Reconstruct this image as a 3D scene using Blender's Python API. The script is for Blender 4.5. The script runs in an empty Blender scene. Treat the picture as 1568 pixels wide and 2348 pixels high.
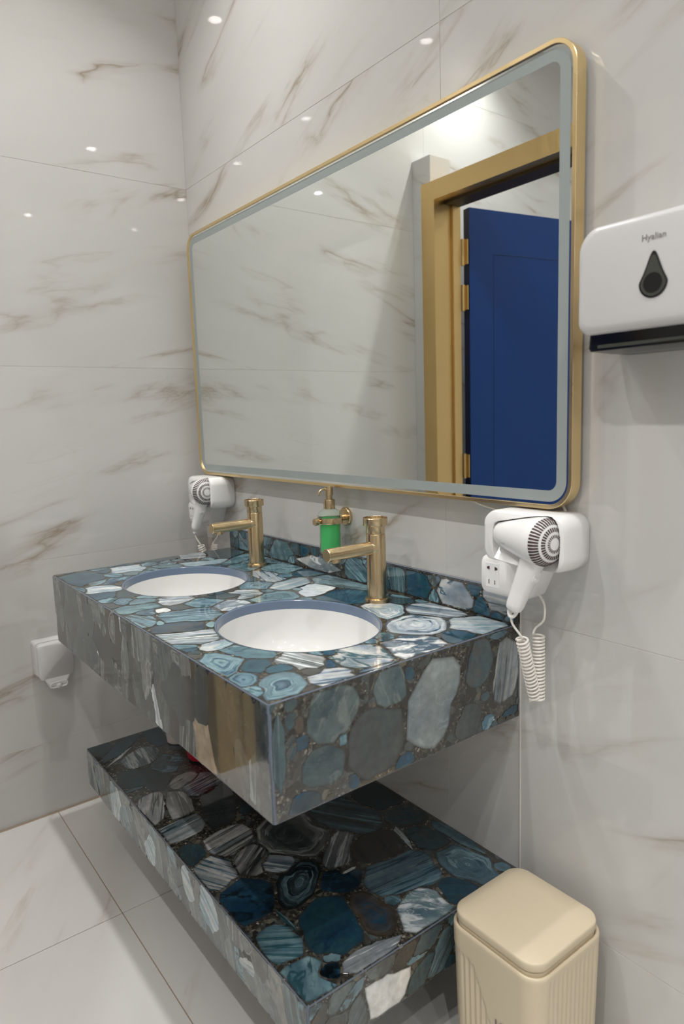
import bpy, bmesh, math, random
import numpy as np
from mathutils import Vector, Matrix

C = bpy.context.scene.collection
scn = bpy.context.scene
PI = math.pi
rnd = random.Random(7)

# ---------------------------------------------------------------- camera, light, exposure
def make_camera():
    cd = bpy.data.cameras.new('camera'); co = bpy.data.objects.new('camera', cd); C.objects.link(co)
    yaw, pitch, roll = .9244, -.1388, -.0337
    f = Vector((-math.sin(yaw)*math.cos(pitch), math.cos(yaw)*math.cos(pitch), math.sin(pitch)))
    r = Vector((math.cos(yaw), math.sin(yaw), 0)); u = r.cross(f)
    R = r*math.cos(roll)+u*math.sin(roll); U = u*math.cos(roll)-r*math.sin(roll)
    m = Matrix((R, U, -f)).transposed().to_4x4(); m.translation = (2.2646, -1.089, 1.2579)
    co.matrix_world = m
    cd.sensor_fit = 'HORIZONTAL'; cd.sensor_width = 36.0; cd.lens = 1566.05/1568*36.0
    cd.clip_start = .02
    cd.dof.use_dof = True; cd.dof.focus_distance = 1.62; cd.dof.aperture_fstop = 5.0
    scn.camera = co
make_camera()

scn.view_settings.view_transform = 'Standard'
scn.view_settings.look = 'None'
scn.view_settings.gamma = 1.0
scn.view_settings.use_curve_mapping = False
scn.view_settings.exposure = -0.47
scn.cycles.max_bounces = 12
scn.cycles.diffuse_bounces = 6
scn.cycles.glossy_bounces = 8
scn.cycles.transmission_bounces = 8
scn.cycles.caustics_reflective = True
scn.cycles.blur_glossy = 0.285
scn.cycles.sample_clamp_indirect = 40.0

wd = bpy.data.worlds.new('world'); scn.world = wd; wd.use_nodes = True
wd.node_tree.nodes['Background'].inputs[0].default_value = (.02, .02, .02, 1)
wd.node_tree.nodes['Background'].inputs[1].default_value = 0.2

CEIL = 3.0
# (x, y, watts) of the recessed ceiling lamps, in rows along the room
LAMPS = [(.63, -.49, 8.2), (2.34, -.49, 8.2), (4.0, -.49, 8.2),
         (.24, -1.39, 8.2), (1.24, -1.39, 8.2), (2.08, -1.39, 8.2), (2.99, -1.39, 8.2), (4.0, -1.39, 8.2),
         (.80, -2.30, 8.2), (2.3, -2.30, 8.2)]
LAMP_RGB = (1.0, .99, .97)
LAMP_SPREAD = 113
STONES = {
 'top': [
  (0.3265,-0.5467,0.0546,0.0852,1.5,1,2,3), (0.2079,-0.4794,0.0649,0.0098,1.34,1,4,2), (0.2898,-0.4038,0.043,0.0434,1.42,0,0,1), (0.3985,-0.5248,0.0351,0.0292,1.78,1,1,4),
  (0.4092,-0.4848,0.051,0.028,2.16,1,3,1), (0.4821,-0.5416,0.0427,0.0355,1.12,0,0,1), (0.4498,-0.5963,0.0381,0.0182,0.09,0,1,3), (0.5595,-0.5623,0.0397,0.035,1.35,1,3,2),
  (0.5841,-0.507,0.0375,0.0383,0.32,1,4,2), (0.6472,-0.4818,0.0244,0.0199,0.54,1,2,1), (0.6446,-0.545,0.0216,0.0324,1.38,2,3,1), (0.6775,-0.511,0.0304,0.0252,1.5,0,1,4),
  (0.6543,-0.59,0.0362,0.0198,0.26,1,4,4), (0.7326,-0.5457,0.0526,0.0311,1.47,1,1,2), (0.8362,-0.5799,0.0519,0.0333,0.23,0,1,4), (0.795,-0.5073,0.0207,0.0156,1.34,0,0,0),
  (0.2226,-0.2799,0.0682,0.0268,1.44,1,2,4), (0.3411,-0.2968,0.0434,0.0215,0.98,0,1,2), (0.7279,-0.4424,0.0373,0.0352,1.24,0,0,4), (0.7969,-0.4049,0.0419,0.0373,0.52,1,1,2),
  (0.7988,-0.4673,0.023,0.0216,1.49,1,4,3), (0.8787,-0.4793,0.0641,0.0524,1.07,0,3,1), (0.883,-0.5476,0.0097,0.0187,1.32,1,1,1), (0.9454,-0.5239,0.0542,0.0445,0.93,1,3,4),
  (1.018,-0.5383,0.0618,0.0419,1.09,0,0,2), (0.9737,-0.4694,0.0228,0.0151,-0.01,1,1,1), (1.064,-0.5777,0.0281,0.0123,0.73,0,1,2), (1.101,-0.5194,0.0341,0.0228,1.72,1,0,1),
  (1.197,-0.5714,0.0498,0.0494,0.29,2,1,3), (1.185,-0.4951,0.0562,0.0309,0.35,1,1,2), (1.243,-0.5223,0.0266,0.0351,0.83,2,3,2), (1.294,-0.5763,0.0199,0.0314,0.93,2,1,3),
  (1.346,-0.5899,0.0223,0.0181,0.22,1,1,2), (1.379,-0.5442,0.0329,0.0671,1.16,2,3,1), (1.282,-0.4497,0.0491,0.03,0.32,0,4,0), (1.387,-0.4541,0.0343,0.0399,1.17,0,0,3),
  (1.336,-0.3578,0.0544,0.0549,0.26,1,0,2), (1.399,-0.3687,0.0526,0.0056,1.46,0,0,3), (1.329,-0.4193,0.0096,0.0195,1.05,1,3,3), (1.284,-0.3884,0.0153,0.0135,0.35,1,3,3),
  (1.373,-0.25,0.0568,0.0681,1.04,1,3,0), (1.286,-0.259,0.021,0.0216,1.5,1,2,1), (1.276,-0.1565,0.0551,0.061,0.87,2,0,3), (1.357,-0.0579,0.0614,0.0581,0.77,0,0,1),
  (1.234,-0.0499,0.0702,0.0378,0.36,0,3,0), (1.379,-0.1523,0.028,0.0418,0.63,1,2,3), (1.143,-0.1454,0.0461,0.0558,0.73,2,1,0), (0.892,-0.1398,0.0397,0.0566,0.68,3,0,0),
  (0.9834,-0.1296,0.0577,0.0661,1.15,1,3,2), (0.8706,-0.0538,0.0951,0.0389,0.19,0,1,4), (0.7153,-0.0456,0.0441,0.0422,0.66,2,2,3), (0.7886,-0.147,0.0584,0.0354,1.71,0,0,1),
  (0.6718,-0.1443,0.0695,0.0356,-0.31,0,0,3), (0.7391,-0.2244,0.0405,0.0432,0.9,2,3,1), (0.6956,-0.1164,0.0238,0.0292,0.33,1,1,2), (0.6206,-0.0694,0.053,0.0711,0.88,1,2,1),
  (0.5202,-0.1551,0.045,0.0481,0.45,0,2,1), (0.8787,-0.2533,0.0557,0.041,1.41,2,1,2), (0.7949,-0.2897,0.0349,0.0426,1.23,0,2,0), (0.8711,-0.3658,0.0375,0.0436,1.43,1,3,0),
  (0.7863,-0.3251,0.0542,0.0203,1.1,0,4,2), (0.8515,-0.1716,0.0101,0.0137,1.5,1,1,1), (0.376,-0.1903,0.0721,0.0313,1.31,0,0,1), (0.3941,-0.0761,0.0298,0.0875,0.54,1,2,1),
  (0.2608,-0.0786,0.0544,0.102,1.31,1,2,4), (0.2443,-0.172,0.0449,0.0464,1.07,0,0,2), (1.083,-0.0364,0.041,0.0103,0.12,0,1,2), (1.107,-0.0508,0.0268,0.03,1.16,1,2,4),
  (1.399,-0.5178,0.015,0.007,1.9,1,4,6), (1.34,-0.4646,0.0155,0.0185,1.54,1,6,4),
 ],
 'splash': [
  (0.8965,0.8526,0.0473,0.0442,-0.49,0,2,1), (0.7254,0.842,0.109,0.0367,0.03,1,2,0), (0.5364,0.8628,0.0374,0.0819,-1.14,1,2,1), (0.6057,0.8841,0.0376,0.0216,-0.25,1,2,4),
  (0.221,0.8554,0.0255,0.0254,-1.57,1,4,2), (0.2963,0.849,0.0413,0.0337,-0.42,1,1,4), (0.3873,0.8637,0.0372,0.0375,-0.85,0,2,1), (1.05,0.8601,0.0363,0.0334,-1.45,0,2,1),
  (1.129,0.8617,0.0367,0.0433,-1.52,1,2,3), (1.244,0.856,0.0563,0.0391,-0.12,1,0,3), (1.357,0.8683,0.0443,0.0285,-0.01,0,0,4),
 ],
 'side': [
  (-0.2486,0.7342,0.0848,0.0573,-2.0,3,11,11), (-0.3867,0.7024,0.0618,0.0651,-1.62,3,8,4), (-0.4749,0.7804,0.0548,0.053,-2.07,1,10,9), (-0.4952,0.6983,0.0459,0.0367,-0.1,1,10,9),
  (-0.3499,0.7932,0.0409,0.0377,-1.35,1,10,9), (-0.5793,0.7433,0.072,0.0127,-1.62,0,10,9), (-0.1206,0.7762,0.0503,0.0357,-1.83,1,10,8), (-0.0416,0.7414,0.0667,0.0372,-1.75,0,0,4),
  (-0.1526,0.6646,0.0371,0.0323,-2.1,3,8,4), (-0.0991,0.6493,0.0188,0.015,-2.61,1,3,1), (-0.031,0.6503,0.0257,0.0091,0.16,1,2,3), (-0.5369,0.6453,0.0316,0.022,-0.01,1,4,3),
  (-0.5359,0.7509,0.0142,0.0116,0.06,1,4,3), (-0.4557,0.7301,0.0105,0.0117,0.04,1,1,2), (-0.4364,0.6498,0.0112,0.0161,0.37,1,3,4), (-0.3207,0.6439,0.0237,0.0162,0.04,1,3,2),
  (-0.3055,0.8036,0.0119,0.0127,0.46,1,2,3), (-0.0656,0.8216,0.0294,0.0082,-0.01,1,1,4), (-0.2685,0.8144,0.0145,0.0088,0.33,1,6,4), (-0.5409,0.7833,0.0158,0.0095,-1.36,1,4,6),
 ],
 'front': [
  (0.7602,0.8055,0.0205,0.007,-1.59,3,0,0), (0.9447,0.6722,0.0478,0.0203,-1.36,0,0,0), (1.168,0.6815,0.0504,0.0413,-1.57,1,7,7), (0.8461,0.6945,0.0648,0.0451,-1.37,1,9,8),
  (0.6298,0.726,0.0449,0.0809,-1.64,1,8,4), (1.242,0.7446,0.0881,0.0425,-1.6,1,8,4), (1.336,0.767,0.0513,0.0316,-1.54,1,8,4), (0.3803,0.7357,0.0744,0.0765,-1.99,1,8,9),
  (0.5249,0.6794,0.031,0.0582,-1.25,1,9,8), (1.376,0.7599,0.0573,0.0179,-1.55,1,8,4), (1.051,0.7406,0.0481,0.0463,-1.52,1,8,4), (1.11,0.742,0.0411,0.0289,-1.72,1,8,8),
 ],
 'shelf': [
  (0.2424,-0.5162,0.0266,0.0529,1.52,1,2,5), (0.2977,-0.4576,0.0723,0.0347,2.25,1,2,3), (0.3141,-0.4535,0.0877,0.0084,2.27,3,0,0), (0.2725,-0.3558,0.0244,0.0699,1.5,1,2,3),
  (0.3921,-0.4439,0.0531,0.0426,-0.11,0,2,0), (0.5239,-0.4806,0.0594,0.0762,1.25,1,2,4), (0.4754,-0.4107,0.0401,0.055,0.86,1,4,1), (0.6544,-0.5188,0.0711,0.0297,-0.46,0,0,4),
  (0.6899,-0.4578,0.0563,0.0248,-0.22,0,4,0), (0.5932,-0.4012,0.0387,0.0255,1.87,0,0,4), (0.6354,-0.3708,0.045,0.038,1.77,0,0,3), (0.7614,-0.3822,0.033,0.0867,1.17,0,4,5),
  (0.8005,-0.5,0.0537,0.032,1.69,0,2,0), (0.9105,-0.5308,0.0369,0.0256,-0.66,0,2,4), (0.5495,-0.5102,0.0382,0.0117,1.5,0,1,4), (0.9144,-0.4287,0.0472,0.0397,1.72,0,0,4),
  (1.006,-0.4207,0.0471,0.034,-0.95,0,4,0), (1.003,-0.3143,0.0813,0.0782,0.72,4,4,2), (1.054,-0.3849,0.0382,0.0282,0.72,0,3,0), (0.9945,-0.5179,0.0452,0.0444,0.5,0,0,2),
  (1.133,-0.3798,0.0701,0.0349,-0.88,5,5,1), (1.117,-0.5002,0.0468,0.054,1.01,1,3,5), (1.23,-0.468,0.0561,0.0034,0.04,0,2,1), (1.264,-0.5006,0.0391,0.0388,0.95,0,1,2),
  (1.281,-0.4061,0.073,0.0548,1.99,1,3,2), (1.301,-0.3251,0.0582,0.0369,-0.09,5,6,3), (1.192,-0.3075,0.0437,0.0373,1.37,1,5,3), (1.178,-0.2895,0.0254,0.0063,1.54,3,0,0),
  (1.363,-0.5146,0.0476,0.0398,-0.46,1,1,2), (1.368,-0.4814,0.0249,0.0189,1.08,1,5,3), (1.402,-0.3929,0.0639,0.0266,1.46,0,3,0), (1.347,-0.4548,0.015,0.0089,1.15,1,1,1),
  (1.016,-0.1568,0.0782,0.059,0.58,0,4,1), (1.098,-0.051,0.0501,0.0428,0.81,5,4,2), (1.149,-0.1856,0.0609,0.0457,1.27,2,6,4), (1.174,-0.115,0.0507,0.007,-0.23,0,1,0),
  (1.202,-0.0788,0.0477,0.0349,0.22,1,2,4), (1.106,-0.2546,0.065,0.0286,-0.84,0,4,0), (1.263,-0.2042,0.0876,0.0525,1.42,0,1,3), (1.326,-0.0792,0.0691,0.0454,0.19,2,3,1),
  (1.371,-0.146,0.0378,0.0381,0.88,0,2,3), (1.365,-0.238,0.0481,0.0576,0.84,1,1,0), (1.007,-0.0481,0.0594,0.0612,0.69,1,2,5), (1.249,-0.0147,0.0697,0.0154,0.08,0,1,2),
  (1.379,-0.0263,0.0161,0.0125,0.56,1,1,2), (1.305,-0.2709,0.0188,0.0139,0.67,1,2,1),
 ],
 'sfront': [
  (0.4678,0.2242,0.038,0.0407,-1.52,0,0,1), (0.5525,0.2257,0.0227,0.0615,-1.01,0,1,4), (0.7157,0.2104,0.0299,0.0333,-0.57,0,0,1), (0.9401,0.2362,0.0281,0.0297,-0.3,0,0,1),
  (1.037,0.2422,0.0375,0.0343,-0.49,0,0,1), (1.188,0.2199,0.0366,0.0094,0.28,0,0,1),
 ],
 'sside': [
  (-0.3736,0.2197,0.0507,0.035,-0.29,3,0,0), (-0.3011,0.2418,0.0339,0.0068,-0.08,1,1,4), (-0.4624,0.2535,0.0338,0.0094,0.51,1,1,4),
 ],
}

# ---------------------------------------------------------------- helpers
WORLD = {}
def label(o, label=None, cat=None, group=None, kind=None):
    if label: o['label'] = label
    if cat: o['category'] = cat
    if group: o['group'] = group
    if kind: o['kind'] = kind
    return o
def thing(name, loc, lab=None, cat=None, group=None, kind=None):
    o = bpy.data.objects.new(name, None); C.objects.link(o); o.location = loc
    o.empty_display_size = .05
    WORLD[o] = Vector(loc)
    return label(o, lab, cat, group, kind)
def finish(me, angle=35):
    for p in me.polygons: p.use_smooth = True
    try: me.set_sharp_from_angle(angle=math.radians(angle))
    except Exception: pass
def obj(name, bm, mat, parent=None, loc=None, angle=35):
    """links a bmesh made in world coordinates as ONE mesh object; its origin is the parent's (or loc)"""
    org = WORLD[parent] if parent is not None else Vector(loc or (0, 0, 0))
    if org.length: bmesh.ops.translate(bm, verts=bm.verts, vec=-org)
    me = bpy.data.meshes.new(name); bm.to_mesh(me); bm.free()
    for m in (mat if isinstance(mat, (list, tuple)) else [mat]): me.materials.append(m)
    finish(me, angle)
    o = bpy.data.objects.new(name, me); C.objects.link(o)
    if parent is not None: o.parent = parent
    else: o.location = org
    WORLD[o] = org.copy()
    return o
def copy_tree(o, off=None, parent=None):
    c = o.copy(); C.objects.link(c)
    if parent is not None: c.parent = parent
    if off is not None: c.location = Vector(o.location)+Vector(off)
    for ch in [x for x in bpy.data.objects if x.parent == o]: copy_tree(ch, None, c)
    return c
def box(bm, lo, hi, bev=0, seg=2, mi=0):
    r = bmesh.ops.create_cube(bm, size=1)
    vs = r['verts']
    for v in vs:
        v.co = Vector([lo[i]+(v.co[i]+.5)*(hi[i]-lo[i]) for i in range(3)])
    if bev:
        es = list({e for v in vs for e in v.link_edges})
        bmesh.ops.bevel(bm, geom=es, offset=bev, segments=seg, profile=.5, affect='EDGES')
    return bm
def newbox(lo, hi, bev=0, seg=2):
    return box(bmesh.new(), lo, hi, bev, seg)
def frame_axes(d):
    d = Vector(d).normalized(); a = Vector((0, 0, 1)) if abs(d.z) < .9 else Vector((1, 0, 0))
    x = d.cross(a).normalized(); return x, d.cross(x).normalized(), d
def lathe(bm, prof, org, d=(0, 0, 1), n=32, sx=1, sy=1, cap=True):
    """prof: (radius, distance along d) pairs"""
    x, y, d = frame_axes(d)
    if abs(d.z) > .9: x, y = Vector((1, 0, 0)), Vector((0, 1, 0))
    org = Vector(org); rings = []
    for r, h in prof:
        rings.append([bm.verts.new(org+d*h+x*(r*sx*math.cos(2*PI*i/n))+y*(r*sy*math.sin(2*PI*i/n))) for i in range(n)])
    for a, b in zip(rings, rings[1:]):
        for i in range(n): bm.faces.new((a[i], a[(i+1) % n], b[(i+1) % n], b[i]))
    if cap:
        for rg in (rings[0], rings[-1]):
            try: bm.faces.new(rg)
            except Exception: pass
    bmesh.ops.recalc_face_normals(bm, faces=bm.faces)
    return bm
def tube(bm, pts, r, n=8, closed=False, cap=True):
    pts = [Vector(p) for p in pts]; rings = []
    t0 = (pts[1]-pts[0]).normalized(); x, y, _ = frame_axes(t0)
    for k, p in enumerate(pts):
        t = (pts[min(k+1, len(pts)-1)]-pts[max(k-1, 0)]).normalized()
        x = (x-t*x.dot(t)).normalized(); y = t.cross(x)
        rr = r[k] if isinstance(r, (list, tuple)) else r
        rings.append([bm.verts.new(p+x*(rr*math.cos(2*PI*i/n))+y*(rr*math.sin(2*PI*i/n))) for i in range(n)])
    for a, b in zip(rings, rings[1:]):
        for i in range(n): bm.faces.new((a[i], a[(i+1) % n], b[(i+1) % n], b[i]))
    if cap:
        bm.faces.new(rings[0]); bm.faces.new(rings[-1])
    bmesh.ops.recalc_face_normals(bm, faces=bm.faces)
    return bm
def smoothpath(P, n=12):
    """Catmull-Rom through the points"""
    P = [Vector(p) for p in P]; out = []
    for i in range(len(P)-1):
        a, b, c, d = P[max(i-1, 0)], P[i], P[i+1], P[min(i+2, len(P)-1)]
        for k in range(n):
            t = k/n
            out.append(.5*((2*b)+(c-a)*t+(2*a-5*b+4*c-d)*t*t+(3*b-a-3*c+d)*t**3))
    out.append(P[-1]); return out
def rrect(x0, z0, x1, z1, r, n=8, rs=None):
    """rounded rectangle outline, counter-clockwise"""
    rs = rs or (r, r, r, r); out = []
    for (cx, cz, a0, q) in ((x1-rs[0], z0+rs[0], -PI/2, rs[0]), (x1-rs[1], z1-rs[1], 0, rs[1]), (x0+rs[2], z1-rs[2], PI/2, rs[2]), (x0+rs[3], z0+rs[3], PI, rs[3])):
        for k in range(n+1): out.append((cx+q*math.cos(a0+PI/2*k/n), cz+q*math.sin(a0+PI/2*k/n)))
    return out
def loft(bm, loops, cap0=True, cap1=True):
    R = [[bm.verts.new(p) for p in L] for L in loops]; n = len(R[0])
    for a, b in zip(R, R[1:]):
        for i in range(n): bm.faces.new((a[i], a[(i+1) % n], b[(i+1) % n], b[i]))
    if cap0: bm.faces.new(R[0])
    if cap1: bm.faces.new(R[-1])
    bmesh.ops.recalc_face_normals(bm, faces=bm.faces)
    return bm
def inset2d(P, d):
    """moves a convex outline inwards"""
    n = len(P); out = []
    for i in range(n):
        a, b, c = Vector(P[i-1]), Vector(P[i]), Vector(P[(i+1) % n])
        t = (c-a); t.normalize(); out.append((b.x-t.y*d, b.y+t.x*d))
    return out
def text_bm(s, size, matrix, depth=.0004):
    cu = bpy.data.curves.new('lettering', 'FONT'); cu.body = s; cu.size = size; cu.extrude = depth; cu.resolution_u = 3
    cu.align_x = 'CENTER'; cu.align_y = 'CENTER'
    to = bpy.data.objects.new('lettering', cu); C.objects.link(to)
    dg = bpy.context.evaluated_depsgraph_get(); me = bpy.data.meshes.new_from_object(to.evaluated_get(dg))
    bm = bmesh.new(); bm.from_mesh(me); bmesh.ops.transform(bm, matrix=matrix, verts=bm.verts)
    bpy.data.objects.remove(to); bpy.data.meshes.remove(me); bpy.data.curves.remove(cu)
    return bm

# ---------------------------------------------------------------- materials
def mat(name, rgb, rough=.5, metal=0, spec=.5, **kw):
    m = bpy.data.materials.new(name); m.use_nodes = True
    b = m.node_tree.nodes['Principled BSDF']
    b.inputs['Base Color'].default_value = (*rgb, 1); b.inputs['Roughness'].default_value = rough
    b.inputs['Metallic'].default_value = metal; b.inputs['Specular IOR Level'].default_value = spec
    for k, v in kw.items(): b.inputs[k.replace('_', ' ')].default_value = v
    return m
def nd(nt, t, **kw):
    n = nt.nodes.new(t)
    for k, v in kw.items(): setattr(n, k, v)
    return n
def math_(nt, op, a, b=None, clamp=False):
    n = nd(nt, 'ShaderNodeMath', operation=op, use_clamp=clamp)
    for i, v in enumerate((a, b)):
        if v is None: continue
        if isinstance(v, (int, float)): n.inputs[i].default_value = v
        else: nt.links.new(v, n.inputs[i])
    return n.outputs[0]
def noise(nt, vec, scale, detail=3, rough=.5, dist=0):
    n = nd(nt, 'ShaderNodeTexNoise'); n.inputs['Scale'].default_value = scale; n.inputs['Detail'].default_value = detail
    n.inputs['Roughness'].default_value = rough; n.inputs['Distortion'].default_value = dist
    if vec is not None: nt.links.new(vec, n.inputs['Vector'])
    return n.outputs['Fac']
def ramp(nt, fac, stops):
    n = nd(nt, 'ShaderNodeValToRGB'); e = n.color_ramp.elements
    while len(e) < len(stops): e.new(.5)
    for q, (p, c) in zip(e, stops):
        q.position = p; q.color = (c, c, c, 1) if isinstance(c, (int, float)) else (*c, 1)
    nt.links.new(fac, n.inputs[0]); return n.outputs[0]
def mix(nt, fac, a, b):
    n = nd(nt, 'ShaderNodeMix', data_type='RGBA')
    for i, v in ((0, fac), (6, a), (7, b)):
        if isinstance(v, (int, float)): n.inputs[i].default_value = v
        elif isinstance(v, tuple): n.inputs[i].default_value = (*v, 1)
        else: nt.links.new(v, n.inputs[i])
    return n.outputs[2]

def marble(name, plane, tilt, base, vein, rough, amount=1.0, per_tile=True, freq=1.0):
    """glazed tile with thin warm veins: iso-lines of a stretched noise, masked so that they come and go"""
    m = mat(name, base, rough); nt = m.node_tree; b = nt.nodes['Principled BSDF']
    tc = nd(nt, 'ShaderNodeTexCoord'); sep = nd(nt, 'ShaderNodeSeparateXYZ'); nt.links.new(tc.outputs['Object'], sep.inputs[0])
    a, c = {'yz': (1, 2), 'xz': (0, 2), 'xy': (0, 1)}[plane]
    co, si = math.cos(tilt), math.sin(tilt)
    ua = math_(nt, 'ADD', math_(nt, 'MULTIPLY', sep.outputs[a], co), math_(nt, 'MULTIPLY', sep.outputs[c], si))
    va = math_(nt, 'SUBTRACT', math_(nt, 'MULTIPLY', sep.outputs[c], co), math_(nt, 'MULTIPLY', sep.outputs[a], si))
    oi = nd(nt, 'ShaderNodeObjectInfo')
    comb = nd(nt, 'ShaderNodeCombineXYZ')
    nt.links.new(math_(nt, 'MULTIPLY', ua, 1.15*freq), comb.inputs[0]); nt.links.new(math_(nt, 'MULTIPLY', va, 5.2*freq), comb.inputs[1])
    nt.links.new(math_(nt, 'MULTIPLY', oi.outputs['Random'], 23.0 if per_tile else 0.0), comb.inputs[2])
    v = comb.outputs[0]
    n1 = noise(nt, v, 1.0, 5, .55, .35)
    d1 = math_(nt, 'ABSOLUTE', math_(nt, 'SUBTRACT', n1, .5))
    line = ramp(nt, d1, [(0, 1), (.006, .55), (.03, 0)])
    soft = ramp(nt, d1, [(0, 1), (.075, 0)])
    mask = ramp(nt, noise(nt, v, 1.7, 2), [(.50, 0), (.68, 1)])
    n2 = noise(nt, v, 2.3, 4, .5, .5)
    d2 = math_(nt, 'ABSOLUTE', math_(nt, 'SUBTRACT', n2, .47))
    line2 = math_(nt, 'MULTIPLY', ramp(nt, d2, [(0, 1), (.014, 0)]), ramp(nt, noise(nt, v, 1.1, 2), [(.55, 0), (.7, 1)]))
    f = math_(nt, 'ADD', math_(nt, 'MULTIPLY', line, math_(nt, 'MULTIPLY', mask, .62*amount)), math_(nt, 'MULTIPLY', soft, math_(nt, 'MULTIPLY', mask, .26*amount)))
    f = math_(nt, 'ADD', f, math_(nt, 'MULTIPLY', line2, .12*amount), clamp=True)
    cloud = ramp(nt, noise(nt, v, .8, 3), [(.3, tuple(x*.965 for x in base)), (.7, tuple(min(1, x*1.02) for x in base))])
    nt.links.new(mix(nt, f, cloud, vein), b.inputs['Base Color'])
    return m

WALLC = (.56, .556, .543)
M = {}
M['wall_l'] = marble('marble_tile_left', 'yz', .22, WALLC, (.28, .215, .145), .018)
M['wall_b'] = marble('marble_tile_back', 'xz', .42, WALLC, (.29, .225, .155), .018)
M['wall_o'] = marble('marble_tile_front', 'xz', -.35, WALLC, (.36, .30, .23), .10)
M['floor'] = marble('marble_tile_floor', 'xy', -.6, (.655, .648, .632), (.40, .34, .27), .16, .6)
M['grout'] = mat('grout', (.62, .59, .54), .8)
M['grout_floor'] = mat('grout_floor', (.33, .25, .18), .9)
M['paint'] = mat('ceiling_paint', (.78, .78, .77), .8)
M['caulk'] = mat('caulk', (.62, .60, .57), .4)

def metal_mat(name, rgb, rough, brushed=None):
    m = mat(name, rgb, rough, 1.0); nt = m.node_tree; b = nt.nodes['Principled BSDF']
    tc = nd(nt, 'ShaderNodeTexCoord'); mp = nd(nt, 'ShaderNodeMapping'); nt.links.new(tc.outputs['Object'], mp.inputs[0])
    mp.inputs['Scale'].default_value = brushed or (400, 400, 6)
    n = noise(nt, mp.outputs[0], 1.0, 2)
    nt.links.new(ramp(nt, n, [(.3, max(rough-.03, .03)), (.7, rough+.05)]), b.inputs['Roughness'])
    bp = nd(nt, 'ShaderNodeBump'); bp.inputs['Strength'].default_value = .03; bp.inputs['Distance'].default_value = .0002
    nt.links.new(n, bp.inputs['Height']); nt.links.new(bp.outputs[0], b.inputs['Normal'])
    return m
M['brass'] = metal_mat('brushed_brass', (.62, .48, .295), .24)
M['brass_h'] = metal_mat('brushed_brass_spout', (.62, .48, .295), .23, (400, 6, 400))
M['gold'] = metal_mat('satin_gold', (.80, .62, .34), .30, (9, 9, 9))
M['gold_door'] = metal_mat('satin_gold_door', (.70, .50, .23), .36, (60, 60, 8))
M['black'] = mat('black_plastic', (.010, .010, .011), .16)
M['white'] = mat('white_plastic', (.79, .785, .788), .2)
M['white_cover'] = mat('white_cover_plastic', (.58, .573, .580), .3)
M['white_warm'] = mat('white_cord', (.78, .75, .70), .40)
M['ivory'] = mat('ivory_plastic', (.62, .53, .385), .42)
M['ceramic'] = mat('ceramic', (.69, .69, .68), .05)
M['mirror'] = mat('mirror_silver', (.88, .905, .885), .0, 1.0)
M['frost'] = mat('frosted_band', (.29, .325, .325), .5)
M['dark'] = mat('dark_slot', (.045, .022, .024), .6)
M['shadowgap'] = mat('dark_bronze', (.05, .035, .02), .5, .6)
M['blue'] = mat('blue_door_paint', (.004, .030, .135), .42, 0, .25)
M['blue_dark'] = mat('blue_door_edge', (.004, .012, .05), .4)
M['print'] = mat('grey_print', (.20, .18, .18), .6)
M['print2'] = mat('pale_print', (.48, .47, .47), .6)
M['smoke'] = mat('smoked_window', (.055, .06, .05), .15)
M['red'] = mat('red_plastic', (.50, .004, .03), .35)
M['pinkish'] = mat('white_cup', (.72, .66, .64), .5)
M['lens'] = bpy.data.materials.new('lamp_lens')
M['lens'].use_nodes = True
_b = M['lens'].node_tree.nodes['Principled BSDF']; _b.inputs['Base Color'].default_value = (.9, .9, .88, 1); _b.inputs['Emission Color'].default_value = (1, .97, .92, 1); _b.inputs['Emission Strength'].default_value = 400
M['edge'] = mat('resin_edge', (.115, .14, .185), .10)
M['hole_edge'] = mat('polished_cutout_edge', (.13, .18, .27), .12)

def frosted(name, rgb, rough, trans):
    return mat(name, rgb, rough, 0, .5, Transmission_Weight=trans, IOR=1.3)
M['frost_glass'] = frosted('frosted_glass', (.92, .97, .93), .18, .95); M['frost_glass'].node_tree.nodes['Principled BSDF'].inputs['IOR'].default_value = 1.06
M['soap'] = mat('green_soap', (.0, .62, .11), .4, 0, .3)

# resin matrix between the stones: dark brown grit with pale chips
def matrix_mat():
    m = mat('stone_matrix', (.06, .05, .04), .05, IOR=1.60, Coat_Weight=.22, Coat_Roughness=.02, Coat_IOR=1.5); nt = m.node_tree; b = nt.nodes['Principled BSDF']
    tc = nd(nt, 'ShaderNodeTexCoord')
    v1 = nd(nt, 'ShaderNodeTexVoronoi'); v1.inputs['Scale'].default_value = 230; nt.links.new(tc.outputs['Object'], v1.inputs['Vector'])
    v2 = nd(nt, 'ShaderNodeTexVoronoi'); v2.inputs['Scale'].default_value = 75; nt.links.new(tc.outputs['Object'], v2.inputs['Vector'])
    sp = nd(nt, 'ShaderNodeSeparateColor'); nt.links.new(v1.outputs['Color'], sp.inputs[0])
    sp2 = nd(nt, 'ShaderNodeSeparateColor'); nt.links.new(v2.outputs['Color'], sp2.inputs[0])
    c1 = ramp(nt, sp.outputs[0], [(.0, (.012, .011, .010)), (.45, (.034, .031, .026)), (.75, (.060, .054, .044)), (.92, (.105, .095, .075)), (.975, (.27, .25, .21))])
    c2 = ramp(nt, sp2.outputs[1], [(.0, (.014, .015, .014)), (.6, (.036, .033, .028)), (.86, (.060, .080, .084)), (1, (.12, .10, .065))])
    nt.links.new(mix(nt, ramp(nt, noise(nt, tc.outputs['Object'], 30, 2), [(.4, 0), (.6, 1)]), c1, c2), b.inputs['Base Color'])
    return m
M['matrix'] = matrix_mat()

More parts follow.
